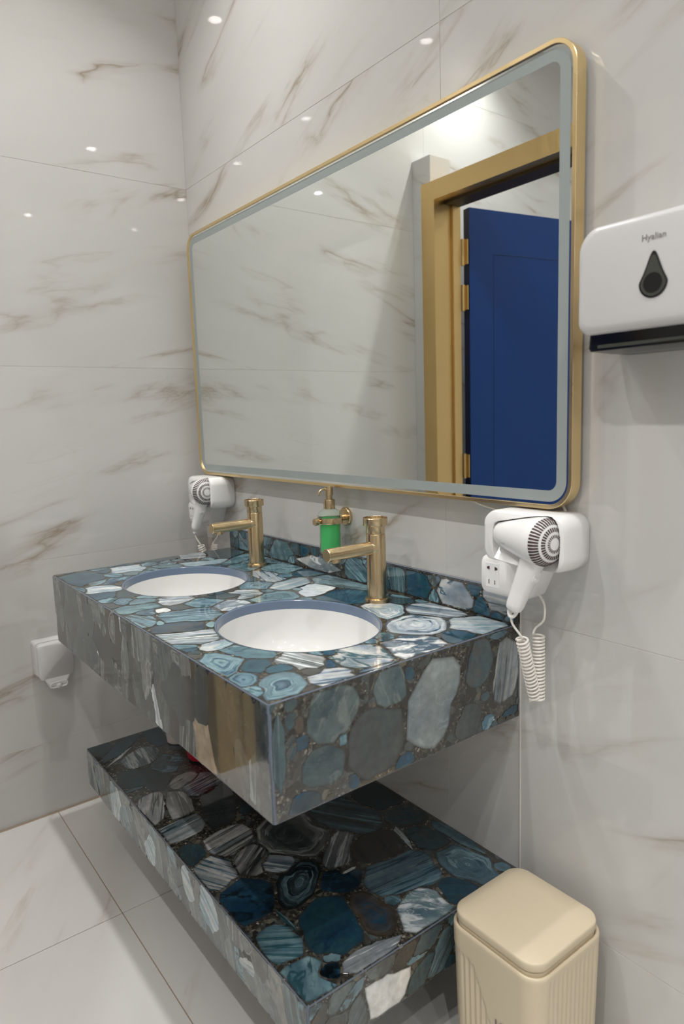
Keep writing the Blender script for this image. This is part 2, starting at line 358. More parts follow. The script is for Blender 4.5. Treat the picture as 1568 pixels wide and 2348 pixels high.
# polished agate: two colours per stone, banding coordinate per vertex
def agate_mat():
    m = mat('agate', (.1, .2, .25), .045, IOR=1.60, Coat_Weight=.22, Coat_Roughness=.02, Coat_IOR=1.5); nt = m.node_tree; b = nt.nodes['Principled BSDF']
    ca = nd(nt, 'ShaderNodeAttribute', attribute_name='ca'); cb = nd(nt, 'ShaderNodeAttribute', attribute_name='cb'); bd = nd(nt, 'ShaderNodeAttribute', attribute_name='bnd')
    ed = nd(nt, 'ShaderNodeAttribute', attribute_name='edge')
    tc = nd(nt, 'ShaderNodeTexCoord')
    v = bd.outputs['Vector']
    broad = ramp(nt, noise(nt, v, .55, 2, .5, .6), [(.34, 0), (.68, .62)])
    bands = ramp(nt, noise(nt, v, 1.15, 3, .5, .45), [(.50, 0), (.545, .45), (.575, .95), (.62, .95), (.655, .30), (.72, .75)])
    lines = ramp(nt, noise(nt, v, 3.6, 2, .5, .2), [(.57, 0), (.61, .55), (.66, .1)])
    f = math_(nt, 'MAXIMUM', math_(nt, 'MAXIMUM', broad, bands), lines)
    deep = nd(nt, 'ShaderNodeMix', data_type='RGBA', blend_type='MULTIPLY'); deep.inputs[0].default_value = 1
    nt.links.new(ca.outputs['Color'], deep.inputs[6])
    nt.links.new(ramp(nt, noise(nt, v, .9, 2, .5, .5), [(.3, (.42, .50, .62)), (.7, (1.25, 1.18, 1.08))]), deep.inputs[7])
    col = mix(nt, f, deep.outputs[2], cb.outputs['Color'])
    grit = noise(nt, tc.outputs['Object'], 60, 3, .6)
    mul = nd(nt, 'ShaderNodeMix', data_type='RGBA', blend_type='MULTIPLY'); mul.inputs[0].default_value = 1
    nt.links.new(col, mul.inputs[6]); nt.links.new(ramp(nt, grit, [(.25, .74), (.75, 1.14)]), mul.inputs[7])
    dark = ramp(nt, ed.outputs['Fac'], [(0, 1), (.03, .5), (.09, 0)])
    nt.links.new(mix(nt, math_(nt, 'MULTIPLY', dark, .75), mul.outputs[2], (.028, .026, .022)), b.inputs['Base Color'])
    return m
M['agate'] = agate_mat()

# ---------------------------------------------------------------- room shell
Z0 = .2412; TH = .6                      # tile courses
ZS = [0, Z0, Z0+TH, Z0+2*TH, Z0+3*TH, Z0+4*TH, CEIL]
G = .0005                                # half joint
YB = -2.6                               # wall with the door
wl = obj('wall_left', newbox((-.12, -3.1, -.1), (-.0008, .10, CEIL)), M['grout']); label(wl, kind='structure')
wb = obj('wall_back', newbox((-.0008, .0008, -.1), (4.5, .12, CEIL)), M['grout']); label(wb, kind='structure')
for a, b in zip(ZS, ZS[1:]):
    for y0, y1 in ((-1.2, 0), (-2.4, -1.2), (-3.0, -2.4)):
        obj('tile', newbox((-.009, y0+G, a+G), (0, y1-(G if y1 else -.0), b-G), .0004, 1), M['wall_l'], wl)
    for x0, x1 in ((0, 1.204), (1.204, 2.404), (2.404, 3.604), (3.604, 4.4)):
        obj('tile', newbox((x0+(G if x0 else .0002), 0, a+G), (x1-G, .009, b-G), .0004, 1), M['wall_b'], wb)
fl = obj('floor', newbox((-.1, -3.1, -.12), (4.5, .1, -.0022)), M['grout_floor']); label(fl, kind='structure')
for i in range(9):
    for j in range(5):
        x0, x1 = .61+.6*(i-2), .61+.6*(i-1); y1 = -.598+.6*(1-j); y0 = y1-.6
        x0, x1, y0, y1 = max(x0, 0), min(x1, 4.4), max(y0, -3), min(y1, 0)
        if x1-x0 < .02 or y1-y0 < .02: continue
        if i-1 < 0: continue
        obj('tile', newbox((x0+.0012, y0+.0012, -.009), (x1-.0012, y1-.0012, 0), .0006, 1), M['floor'], fl)
ce = obj('ceiling', newbox((-.1, -3.1, CEIL), (4.5, .1, CEIL+.1)), M['paint']); label(ce, kind='structure')
wr = obj('wall_right', newbox((4.4, -3.1, -.1), (4.5, .1, CEIL)), M['wall_l']); label(wr, kind='structure')
bm = newbox((-.1, YB-.4, -.1), (4.5, YB, CEIL))
wq = obj('wall_front', bm, M['wall_o']); label(wq, kind='structure')
st = obj('trim_1', newbox((0.0, -1.25, 0), (.108, -1.13, 2.325), .001, 1), M['wall_o']); label(st, 'low marble tiled pillar beside the gold door frame', kind='structure')
pw = obj('trim_3', newbox((1.085, -1.25, 0), (1.60, -1.131, 2.19), .001, 1), M['wall_o']); label(pw, 'low marble partition on the other side of the gold door frame', kind='structure')
# light silicone line up the wall beside the counter
tr = obj('trim_2', newbox((1.4085, -.0022, .0), (1.4118, .0, .8982), .0008, 1), M['caulk']); label(tr, kind='structure')

# door with gold frame, seen in the mirror
door = thing('door_1', (.14, -1.18, 0), 'gold framed doorway with a blue door standing open', kind='structure')
def door_parts():
    FX0, FX1, FZ, w = .068, 1.10, 2.21, .075
    yo, yi = -1.115, -1.262
    # casing profile: front face, then jamb going back
    fr = bmesh.new()
    outer = [(FX0, 0), (FX0, FZ), (FX1, FZ), (FX1, 0)]; inner = [(FX0+w, 0), (FX0+w, FZ-w), (FX1-w, FZ-w), (FX1-w, 0)]
    L = []
    for pts, y in ((outer, -1.1305), (outer, yo), (inner, yo), (inner, yi), (outer, yi)):
        L.append([fr.verts.new((x, y, z)) for x, z in pts])
    for a, b in zip(L, L[1:]+L[:1]):
        for i in range(3): fr.faces.new((a[i], a[i+1], b[i+1], b[i]))
    bmesh.ops.recalc_face_normals(fr, faces=fr.faces)
    obj('door_frame', fr, M['gold_door'], door)
    # door stop and dark head lining
    obj('door_head_lining', newbox((FX0+w+.002, -1.258, FZ-w-.012), (FX1-w-.002, -1.17, FZ-w-.0005)), M['shadowgap'], door)
    obj('door_stop', newbox((FX0+w+.0005, -1.26, .0), (FX0+w+.012, -1.215, FZ-w-.013)), M['gold_door'], door)
    # leaf swung out into the corridor
    h = Vector((.176, -1.292, 0)); d = Vector((.115, -.62, 0)).normalized(); nrm = Vector((d.y, -d.x, 0))  # nrm points to -x
    if nrm.x > 0: nrm = -nrm
    def P(s, t, z): return h+d*s+nrm*t+Vector((0, 0, z))
    lf = bmesh.new()
    loft(lf, [[P(s, t, z) for (s, t) in ((0, 0), (.86, 0), (.86, .04), (0, .04))] for z in (.008, 2.122)])
    lf.faces.ensure_lookup_table()
    for f in lf.faces:
        if abs(f.normal.dot(d)) > .9: f.material_index = 1
    leaf = obj('door_leaf', lf, [M['blue'], M['blue_dark']], door)
    def groove(s0, s1, z0, z1):
        g = bmesh.new(); w2 = .002
        for (a0, b0, a1, b1) in ((s0, z0, s1, z0+w2), (s0, z1-w2, s1, z1), (s0, z0, s0+w2, z1), (s1-w2, z0, s1, z1)):
            loft(g, [[P(s, t, z) for (s, t) in ((a0, -.0008), (a1, -.0008), (a1, .001), (a0, .001))] for z in (b0, b1)])
        return g
    obj('panel_moulding', groove(.13, .73, .20, 1.94), M['blue_dark'], leaf)
    for z in (1.885, 1.695, .965, .25):
        b = bmesh.new(); lathe(b, [(.009, 0), (.009, .11)], (.152, -1.277, z), n=12)
        box(b, (.150, -1.282, z+.004), (.178, -1.278, z+.106))
        obj('hinge', b, M['gold_door'], door)
    hb = bmesh.new()
    q = P(.79, 0, 1.02); lathe(hb, [(.026, 0), (.026, .01)], q, -nrm, 20); tube(hb, [q-nrm*.01, q-nrm*.05, q-nrm*.055-d*.02, q-nrm*.055-d*.12], .009, 10)
    obj('door_handle', hb, M['gold_door'], leaf)
door_parts()

# ceiling lamps
def lamp(i, x, y, w):
    where = ('above the far left basin', 'above the hair dryer at the right', 'nearest the right wall, mirror side', 'above the marble pillar by the door', 'above the end of the low partition',
             'above the photographer, middle of the room', 'right of the middle, away from the mirror', 'nearest the right wall, away from the mirror', 'behind the open blue door', 'in the far row, middle of the room')[i]
    t = thing('downlight', (x, y, CEIL), 'small round recessed ceiling downlight '+where, 'ceiling light', 'recessed downlights in the ceiling')
    b = bmesh.new(); lathe(b, [(.030, -.0005), (.030, -.006), (.042, -.006), (.046, 0)], (x, y, CEIL), n=28, cap=False)
    obj('trim_ring', b, M['white'], t)
    b = bmesh.new(); lathe(b, [(.0, -.0035), (.020, -.0035), (.0205, -.001), (.0295, -.001)], (x, y, CEIL), n=28, cap=False); obj('lens', b, M['lens'], t)
    ld = bpy.data.lights.new('lamp', 'AREA'); ld.shape = 'DISK'; ld.size = .052; ld.energy = w; ld.color = LAMP_RGB; ld.spread = math.radians(LAMP_SPREAD)
    lo = bpy.data.objects.new('lamp', ld); C.objects.link(lo); lo.parent = t; lo.location = (0, 0, -.0045)
for i, (x, y, w) in enumerate(LAMPS): lamp(i, x, y, w)

# ---------------------------------------------------------------- agate slabs
PAL = {'W': (.72, .755, .77), 'P': (.20, .335, .39), 'T': (.030, .096, .124), 'B': (.020, .074, .130), 'G': (.055, .070, .070), 'D': (.008, .014, .018), 'N': (.080, .060, .043), 'C': (.42, .34, .25), 'L': (.27, .295, .29), 'A': (.052, .098, .112), 'S': (.080, .085, .084), 'E': (.130, .165, .165)}
X0, X1, YF, T, HH = .203, 1.4074, -.5948, .8298, .1976
SX0, SYF, ST, SH = .2229, -.5494, .2874, .1139
BASINS = [(.5495, -.3354, .1784, .1614), (1.0881, -.3293, .1932, .1625)]
def stones(key, rect, P, parent, seed, holes=(), fill=('TP', 'TB', 'BP', 'PG', 'GT', 'BW'), fsize=(.014, .032), fang=None, felong=1.4, step=.004, lim=1.25, proud=.0005, nray=20, maxfill=60, soft=0.0, reach=1.34, gap=.0010, tone=1.0):
    """cuts the face `rect` into stones: measured ellipses first, small ones in the gaps, each with its own outline"""
    rg = random.Random(seed); u0, v0, u1, v1 = rect
    L = [(*q[:5], 'smrpkq'[q[5]]+'WPTBGDNCSEAL'[q[6]]+'WPTBGDNCSEAL'[q[7]]) for q in STONES.get(key, [])]
    us = np.arange(u0, u1, step); vs = np.arange(v0, v1, step); U, V = np.meshgrid(us, vs)
    def metric(q, U, V):
        c, s = math.cos(q[4]), math.sin(q[4]); a = (U-q[0])*c+(V-q[1])*s; b = -(U-q[0])*s+(V-q[1])*c
        p = 3.6 if q[5][0] in 'sp' else 2.3
        return (np.abs(a/q[2])**p+np.abs(b/q[3])**p)**(1/p)
    inside = np.ones_like(U, bool)
    for (hx, hy, rx, ry) in holes: inside &= ((U-hx)/(rx+.004))**2+((V-hy)/(ry+.004))**2 > 1
    best = np.full(U.shape, 9.0); lab = np.full(U.shape, -1)
    def add(i, q):
        m = metric(q, U, V); k = m < best; best[k] = m[k]; lab[k] = i
    for i, q in enumerate(L): add(i, q)
    nf = 0
    while nf < maxfill:
        free = np.argwhere((best > lim) & inside)
        if len(free) == 0: break
        w = np.array([best[a, b] for a, b in free]); k = int(np.argmax(w+np.array([rg.random()*.6 for _ in w])))
        a, b = free[k]; r = rg.uniform(*fsize); e = rg.uniform(1, felong)
        ang = rg.uniform(0, PI) if fang is None else rg.gauss(fang, .14)
        q = (float(us[b]), float(vs[a]), r*e, r/e**.5, ang, rg.choice('smmr')+rg.choice(fill)); L.append(q); add(len(L)-1, q); nf += 1
    res = []
    for i, q in enumerate(L):
        ox, oy = q[0], q[1]
        # centre of what this stone owns (after clipping by the face and its neighbours)
        own = (lab == i) & inside & (best < reach)
        if own.sum() < 6: continue
        a, b = np.argwhere(own).mean(0); cu, cv = u0+b*step, v0+a*step
        ia, ib = int(round(a)), int(round(b))
        if not own[min(ia, own.shape[0]-1), min(ib, own.shape[1]-1)]:
            pts = np.argwhere(own); j = np.argmin(((pts-[a, b])**2).sum(1)); cu, cv = u0+pts[j][1]*step, v0+pts[j][0]*step
        ph = [rg.uniform(0, 6.3) for _ in range(4)]; rim = []
        for k in range(nray):
            th = 2*PI*k/nray; du, dv = math.cos(th), math.sin(th); t = .001
            while t < .4:
                x, y = cu+du*t, cv+dv*t
                if x < u0+.0022 or x > u1-.0022 or y < v0+.0022 or y > v1-.0022: break
                jb, ja = int((x-u0)/step+.5), int((y-v0)/step+.5)
                jb = min(jb, own.shape[1]-1); ja = min(ja, own.shape[0]-1)
                if any(((x-hx)/(rx+.0035))**2+((y-hy)/(ry+.0035))**2 < 1 for hx, hy, rx, ry in holes): break
                if lab[ja, jb] != i: t -= gap; break
                if metric(q, np.array(x), np.array(y)) > reach+.06*math.sin(3*th+ph[0])+.04*math.sin(7*th+ph[1]): break
                t += .0012
            t *= 1+.02*math.sin(5*th+ph[2])-(.02+rg.random()*.05)*(gap > .0005)
            rim.append((cu+du*max(t, .002), cv+dv*max(t, .002)))
        area = .5*abs(sum(rim[k][0]*rim[(k+1) % nray][1]-rim[(k+1) % nray][0]*rim[k][1] for k in range(nray)))
        if area < 6e-5: continue
        kind, A, B = q[5][0], q[5][1], q[5][2]
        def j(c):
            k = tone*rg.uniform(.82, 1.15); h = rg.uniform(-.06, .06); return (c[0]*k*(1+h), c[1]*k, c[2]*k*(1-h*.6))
        ca, cb = j(PAL[A]), j(PAL[B])
        sd = rg.uniform(0, 50); c, s = math.cos(q[4]), math.sin(q[4])
        n = nray; verts, band, edge = [], [], []
        mids = [.0, .45]
        ringv = []
        for tt in mids:
            for (x, y) in rim: ringv.append((cu+(x-cu)*(1-tt), cv+(y-cv)*(1-tt), tt))
        allv = ringv+[(cu, cv, 1.0)]
        def bnd(x, y, tt):
            al, ac = (x-q[0])*c+(y-q[1])*s, -(x-q[0])*s+(y-q[1])*c
            if kind == 's': return (ac*78+sd, al*4, sd)
            if kind in 'rkq': return (tt*4.2+sd, (x-cu)*9, (y-cv)*9+sd)
            if kind == 'p': return (x*7+sd, y*7, sd)
            return (al*13+sd, ac*26, sd)
        faces = []
        for k in range(n): faces.append((k, (k+1) % n, n+(k+1) % n, n+k)); faces.append((n+k, n+(k+1) % n, 2*n))
        pz = proud+rg.random()*.0003*(gap < .0005)
        verts = [P(x, y, pz) for x, y, _ in allv]+[P(x, y, -.0002) for x, y in rim]
        bb = [bnd(x, y, tt) for x, y, tt in allv]+[bnd(x, y, 0) for x, y in rim]
        ee = [tt+soft for _, _, tt in allv]+[soft]*n
        base = 2*n+1
        for k in range(n): faces.append((base+k, base+(k+1) % n, (k+1) % n, k))
        me = bpy.data.meshes.new('agate_slice'); me.from_pydata(verts, [], faces)
        def attr(nm, typ, data, fld):
            at = me.attributes.new(nm, typ, 'POINT'); at.data.foreach_set(fld, np.array(data, dtype=np.float32).ravel())
        if kind == 'k': ca, cb = j(PAL['G']), j((.13, .16, .16))
        attr('ca', 'FLOAT_COLOR', [(*ca, 1)]*len(verts), 'color')
        if kind == 'q':
            cc = [(*j(PAL[B]), 1) if e > .3+soft else (*PAL[A], 1) for e in ee]
            attr('cb', 'FLOAT_COLOR', cc, 'color')
        elif kind == 'k':
            attr('cb', 'FLOAT_COLOR', [(.4, .41, .40, 1) if e == soft else (*cb, 1) for e in ee], 'color')
        else: attr('cb', 'FLOAT_COLOR', [(*cb, 1)]*len(verts), 'color')
        attr('bnd', 'FLOAT_VECTOR', bb, 'vector'); attr('edge', 'FLOAT', ee, 'value')
        bmx = bmesh.new(); bmx.from_mesh(me); bmesh.ops.recalc_face_normals(bmx, faces=bmx.faces)
        nrm = (P(cu, cv, 1)-P(cu, cv, 0)).normalized()
        bmx.faces.ensure_lookup_table()
        if bmx.faces[1].normal.dot(nrm) < 0: bmesh.ops.reverse_faces(bmx, faces=bmx.faces)
        org = WORLD[parent]; bmesh.ops.translate(bmx, verts=bmx.verts, vec=-org)
        bmx.to_mesh(me); bmx.free(); me.materials.append(M['agate'])
        o = bpy.data.objects.new('agate_slice', me); C.objects.link(o); o.parent = parent; WORLD[o] = org.copy()
        res.append(o)
    return res

def slab_bm(lo, hi, holes=(), depth=.15, bev=.0018):
    b = newbox(lo, hi)
    es = [e for e in b.edges if abs(e.verts[0].co.z-e.verts[1].co.z) > .01]
    r = bmesh.ops.bevel(b, geom=es, offset=bev*2.6, segments=3, profile=.5, affect='EDGES')
    for f in r['faces']: f.material_index = 1
    es = [e for e in b.edges if abs(e.verts[0].co.z-e.verts[1].co.z) < .001 and (len(e.link_faces) == 2 and abs(e.link_faces[0].normal.z-e.link_faces[1].normal.z) > .5)]
    r = bmesh.ops.bevel(b, geom=es, offset=bev, segments=2, profile=.5, affect='EDGES')
    for f in r['faces']: f.material_index = 1
    if holes:
        me = bpy.data.meshes.new('t'); b.to_mesh(me); b.free(); o = bpy.data.objects.new('t', me); C.objects.link(o); tmp = [o]
        me.materials.append(None); me.materials.append(None)
        for (x, y, rx, ry) in holes:
            cb = lathe(bmesh.new(), [(1, hi[2]-depth), (1, hi[2]+.05)], (x, y, 0), n=96, sx=rx, sy=ry)
            cm = bpy.data.meshes.new('c'); cb.to_mesh(cm); cb.free(); co = bpy.data.objects.new('c', cm); C.objects.link(co); tmp.append(co)
            md = o.modifiers.new('b', 'BOOLEAN'); md.operation = 'DIFFERENCE'; md.object = co; md.solver = 'EXACT'
        dg = bpy.context.evaluated_depsgraph_get(); m2 = bpy.data.meshes.new_from_object(o.evaluated_get(dg))
        b = bmesh.new(); b.from_mesh(m2)
        for t in tmp: bpy.data.objects.remove(t)
    return b

# washstand
van = thing('washstand', ((X0+X1)/2, 0, T-HH), 'wall hung washstand slab of polished teal agate with two sunk white basins', 'washstand')
obj('counter_slab', slab_bm((X0, YF, T-HH), (X1, -.0002, T), [(x, y, rx, ry) for x, y, rx, ry in BASINS]), [M['matrix'], M['edge']], van, angle=30)
bs = newbox((X0, -.0150, T+.0001), (X1, -.0002, T+.0685)); r = bmesh.ops.bevel(bs, geom=[e for e in bs.edges if all(v.co.z > T+.05 for v in e.verts)], offset=.002, segments=2, affect='EDGES')
for f in bs.faces:
    if f.normal.z > .5: f.material_index = 1
obj('backsplash', bs, [M['matrix'], M['edge']], van, angle=30)
for (x, y, rx, ry) in BASINS:
    # polished stone edge of the cutout
    b = bmesh.new(); n = 72; L = []
    for (d, z) in ((0.0, T-.022), (0.0, T-.0012), (.0010, T-.0002), (.0024, T+.0004), (.004, T+.0005), (.004, T-.022)):
        L.append([Vector((x+(rx-.001+d)*math.cos(2*PI*k/n), y+(ry-.001+d)*math.sin(2*PI*k/n), z)) for k in range(n)])
    loft(b, L+[L[0]], False, False); obj('cutout_edge', b, M['hole_edge'], van)
    b = bmesh.new(); L = []
    prof = [(1.0, -.021), (.985, -.05), (.945, -.085), (.86, -.112), (.70, -.130), (.45, -.140), (.2, -.1445), (.13, -.146)]
    for f, z in prof: L.append([Vector((x+(rx-.0012)*f*math.cos(2*PI*k/n), y+(ry-.0012)*f*math.sin(2*PI*k/n), T+z)) for k in range(n)])
    loft(b, L, False, True); bmesh.ops.reverse_faces(b, faces=b.faces)
    bz = obj('basin', b, M['ceramic'], van, angle=60)
    b = bmesh.new(); lathe(b, [(.0, .002), (.012, .0025), (.021, .001), (.0225, -.001)], (x, y, T-.1455), n=24, cap=False); obj('drain', b, M['brass'], bz)
stones('top', (X0+.001, YF+.001, X1-.001, -.0152), lambda u, v, w: Vector((u, v, T+w)), van, 3, BASINS, ('TP', 'TB', 'BP', 'PG', 'GT', 'BT', 'NG'), (.010, .024), lim=1.4, maxfill=60)
stones('side', (YF+.001, T-HH+.001, -.001, T-.001), lambda u, v, w: Vector((X1+w, u, v)), van, 5, (), ('AE', 'SA', 'GN', 'AG', 'NG', 'AS'), (.007, .015), lim=1.5, maxfill=22, reach=1.03)
stones('front', (X0+.001, T-HH+.001, X1-.001, T-.001), lambda u, v, w: Vector((u, YF-w, v)), van, 8, (), ('SG', 'SL', 'SE', 'GL', 'LS', 'SN', 'ES', 'SL'), (.020, .042), fang=1.45, felong=3.0, lim=1.3, maxfill=56, soft=.2, gap=-.004, reach=1.45)
stones('splash', (X0+.001, T+.001, X1-.001, T+.0665), lambda u, v, w: Vector((u, -.0150-w, v)), van, 11, (), ('TP', 'TB', 'GT', 'PG', 'BT'), (.018, .036), fang=1.2, felong=1.8, lim=1.3, maxfill=22, step=.003)

# lower shelf
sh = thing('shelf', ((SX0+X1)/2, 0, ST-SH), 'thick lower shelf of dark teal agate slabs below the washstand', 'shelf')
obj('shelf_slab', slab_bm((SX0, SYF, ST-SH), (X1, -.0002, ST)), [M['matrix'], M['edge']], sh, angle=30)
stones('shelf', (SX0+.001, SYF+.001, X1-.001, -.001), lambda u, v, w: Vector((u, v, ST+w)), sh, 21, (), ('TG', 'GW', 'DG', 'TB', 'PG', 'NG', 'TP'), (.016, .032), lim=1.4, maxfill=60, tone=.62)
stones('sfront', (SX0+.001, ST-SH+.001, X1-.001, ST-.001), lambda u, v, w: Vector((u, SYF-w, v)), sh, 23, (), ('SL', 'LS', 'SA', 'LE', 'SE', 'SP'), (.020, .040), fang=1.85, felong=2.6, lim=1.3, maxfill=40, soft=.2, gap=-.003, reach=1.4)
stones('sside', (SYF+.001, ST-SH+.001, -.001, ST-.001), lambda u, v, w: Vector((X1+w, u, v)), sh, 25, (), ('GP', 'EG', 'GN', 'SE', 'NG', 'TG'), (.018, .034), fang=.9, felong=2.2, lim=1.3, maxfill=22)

# ---------------------------------------------------------------- mirror
def mirror():
    a, b, c, d = .058, 1.551, 1.077, 1.8715; Rr = .052
    t = thing('mirror', ((a+b)/2, 0, c), 'large rectangular wall mirror with rounded corners and slim gold frame', 'mirror')
    def loop(ins, y): return [Vector((x, y, z)) for x, z in rrect(a+ins, c+ins, b-ins, d-ins, max(Rr-ins, .004), 12)]
    f = bmesh.new()
    L = [loop(.0, -.014), loop(0, -.0395), loop(.0006, -.0402), loop(.0072, -.0402), loop(.0078, -.0395), loop(.0078, -.014)]
    loft(f, L+[L[0]], False, False); obj('frame', f, M['gold'], t)
    g = bmesh.new(); loft(g, [loop(.0080, -.030), loop(.0080, -.0365), ], True, True); obj('glass', g, M['mirror'], t)
    k = bmesh.new(); loft(k, [loop(.06, -.0004), loop(.06, -.0299)], True, True); obj('backing_board', k, M['shadowgap'], t)
    s = bmesh.new(); i0, i1 = .0133, .0340
    L = [loop(i0, -.0364), loop(i0, -.0368), loop(i1, -.0368), loop(i1, -.0364)]
    loft(s, L+[L[0]], False, False); obj('frosted_light_band', s, M['frost'], t)
mirror()
def cable(pts, r, lab):
    p = smoothpath(pts, 8); o = obj('cable', tube(bmesh.new(), p, r, 8), M['white_warm'], None, p[0]); label(o, lab, 'cable', None)
cable([(1.27, -.006, 1.085), (1.30, -.008, 1.070), (1.345, -.010, 1.062), (1.39, -.012, 1.056), (1.41, -.014, 1.050)], .0022, 'thin white cable sagging from mirror bottom to right hair dryer holder')
cable([(1.505, -.006, 1.09), (1.512, -.007, 1.078), (1.520, -.009, 1.066), (1.522, -.012, 1.055)], .0026, 'short white cable dropping behind the lower right mirror corner')

# ---------------------------------------------------------------- taps
def tap(x, y, lab):
    t = thing('tap', (x, y, T), lab, 'tap', 'brass taps on the washstand'); z = T+.0007
    b = bmesh.new(); lathe(b, [(.0290, 0), (.0290, .006), (.0280, .008), (.0232, .010)], (x, y, z), n=40); obj('base_flange', b, M['brass'], t)
    b = bmesh.new(); lathe(b, [(.0224, .009), (.0224, .158), (.0218, .1590), (.0205, .1592), (.0205, .1612), (.0218, .1616), (.0222, .1624), (.0222, .180)], (x, y, z), n=40); obj('column', b, M['brass'], t)
    b = bmesh.new(); lathe(b, [(.0222, .178), (.0276, .1785), (.0282, .180), (.0282, .1955), (.0274, .1965), (.0262, .1965), (.0256, .1955), (.0256, .1925), (0, .1920)], (x, y, z), n=40, cap=False); obj('turn_cap', b, M['brass'], t)
    zs = z+.1275
    b = bmesh.new(); lathe(b, [(.0215, -.004), (.0165, .003), (.0150, .006), (.0150, .126), (.0142, .1270)], (x, y-.0145, zs), (0, -1, 0), 32); obj('spout', b, M['brass_h'], t)
    b = bmesh.new(); lathe(b, [(.0118, .002), (.0118, -.0175), (.0105, -.0185), (.0095, -.0175), (.0095, -.014)], (x, y-.117, zs), n=28); obj('outlet', b, M['brass'], t)
tap(1.075, -.097, 'brushed brass tap behind the near right basin')
tap(.531, -.101, 'brushed brass tap behind the far left basin')

# ---------------------------------------------------------------- soap dispenser on the wall
def soap():
    x, y, zr = .842, -.056, .992
    t = thing('soap_dispenser', (x, 0, zr), 'wall mounted soap dispenser with frosted bottle of green soap and brass pump', 'soap dispenser')
    b = bmesh.new(); lathe(b, [(.0245, .0003), (.0245, .007), (.0225, .009), (0, .009)], (x, 0, zr+.004), (0, -1, 0), 36, cap=False)
    lathe(b, [(.008, .008), (.008, .030)], (x, 0, zr+.002), (0, -1, 0), 16); obj('wall_bracket', b, M['brass'], t)
    b = bmesh.new(); L = []; n = 48
    for r, z in ((.0290, -.0075), (.0330, -.0075), (.0335, -.006), (.0335, .006), (.0330, .0075), (.0290, .0075)):
        L.append([Vector((x+r*math.cos(2*PI*k/n), y+r*math.sin(2*PI*k/n), zr+z)) for k in range(n)])
    loft(b, L+[L[0]], False, False); obj('holder_ring', b, M['brass'], t)
    b = bmesh.new(); lathe(b, [(.004, 0), (.0045, .004), (.009, .006), (.0095, .014), (.0085, .017)], (x, y-.0325, zr), (0, -1, 0), 20); obj('clamp_knob', b, M['brass'], t)
    # bottle
    b = bmesh.new(); R = .0283
    prof = [(.0, -.088), (.022, -.088), (.0265, -.085), (R, -.080), (R, .0085), (.0310, .0095), (.0325, .013), (.0315, .018), (.0270, .0240), (.0190, .0285), (.0140, .0300), (.0140, .034),
            (.0120, .034), (.0120, .029), (.0180, .0265), (.0255, .0215), (.0292, .0170), (.0300, .0135), (.0262, .0085), (.0262, -.079), (.0245, -.083), (.0, -.0845)]
    lathe(b, prof, (x, y, zr), n=48, cap=False); bt = obj('bottle', b, M['frost_glass'], t)
    b = bmesh.new(); lathe(b, [(0, -.0838), (.0230, -.0825), (.0258, -.078), (.0258, .0035), (0, .0035)], (x, y, zr), n=40, cap=False); obj('liquid_soap', b, M['soap'], t)
    # pump
    b = bmesh.new(); lathe(b, [(.0145, .030), (.0150, .0315), (.0150, .052), (.0140, .0545), (.0100, .055), (.0085, .055), (.0085, .0655), (.0105, .0655), (.0108, .067), (.0108, .086), (.0100, .0885), (.0, .0885)], (x, y, zr), n=32, cap=False)
    obj('pump_head', b, M['brass'], t)
    b = bmesh.new(); p = smoothpath([(x, y-.009, zr+.081), (x-.001, y-.020, zr+.0815), (x-.002, y-.028, zr+.077), (x-.002, y-.0315, zr+.068)], 6); tube(b, p, .0027, 12)
    nz = obj('pump_nozzle', b, M['brass'], t)
    b = bmesh.new(); lathe(b, [(.0021, 0), (.0021, .0006)], p[-1]+Vector((0, -.0001, -.0004)), p[-1]-p[-2], 12); obj('nozzle_hole', b, M['black'], nz)
soap()

# ---------------------------------------------------------------- hair dryers on their holders
BA = Vector((1.424, -.082, 1.029)); BD = Vector((1, -.14, -.01)).normalized()
BY = BD.cross(Vector((0, 0, 1))).normalized(); BZ = BY.cross(BD).normalized()
BPROF = [(-.002, .012, .012), (.0, .0170, .0190), (.006, .0200, .0235), (.03, .0255, .0285), (.065, .0345, .0360), (.095, .0420, .0420), (.106, .0438, .0438), (.117, .0428, .0428), (.126, .0390, .0390), (.1320, .0330, .0330), (.1360, .0250, .0250), (.1378, .0160, .0160), (.1385, .0, .0)]
def barrel_bm(k=1.0, grow=0):
    L = []
    for s, ry, rz in BPROF:
        s2 = s+(grow if s > .1 else -grow if s <= 0 else 0)
        L.append([BA+BD*s2+BY*(max(ry*k, .0004)*math.cos(2*PI*q/40))+BZ*(max(rz*k, .0004)*math.sin(2*PI*q/40)) for q in range(40)])
    return loft(bmesh.new(), L)
def cut(b, cutter):
    tmp = []
    for nm, q in (('a', b), ('c', cutter)):
        me = bpy.data.meshes.new(nm); q.to_mesh(me); q.free(); o = bpy.data.objects.new(nm, me); C.objects.link(o); tmp.append(o)
    md = tmp[0].modifiers.new('b', 'BOOLEAN'); md.operation = 'DIFFERENCE'; md.object = tmp[1]; md.solver = 'EXACT'
    dg = bpy.context.evaluated_depsgraph_get(); m2 = bpy.data.meshes.new_from_object(tmp[0].evaluated_get(dg))
    r = bmesh.new(); r.from_mesh(m2)
    for o in tmp: bpy.data.objects.remove(o)
    return r
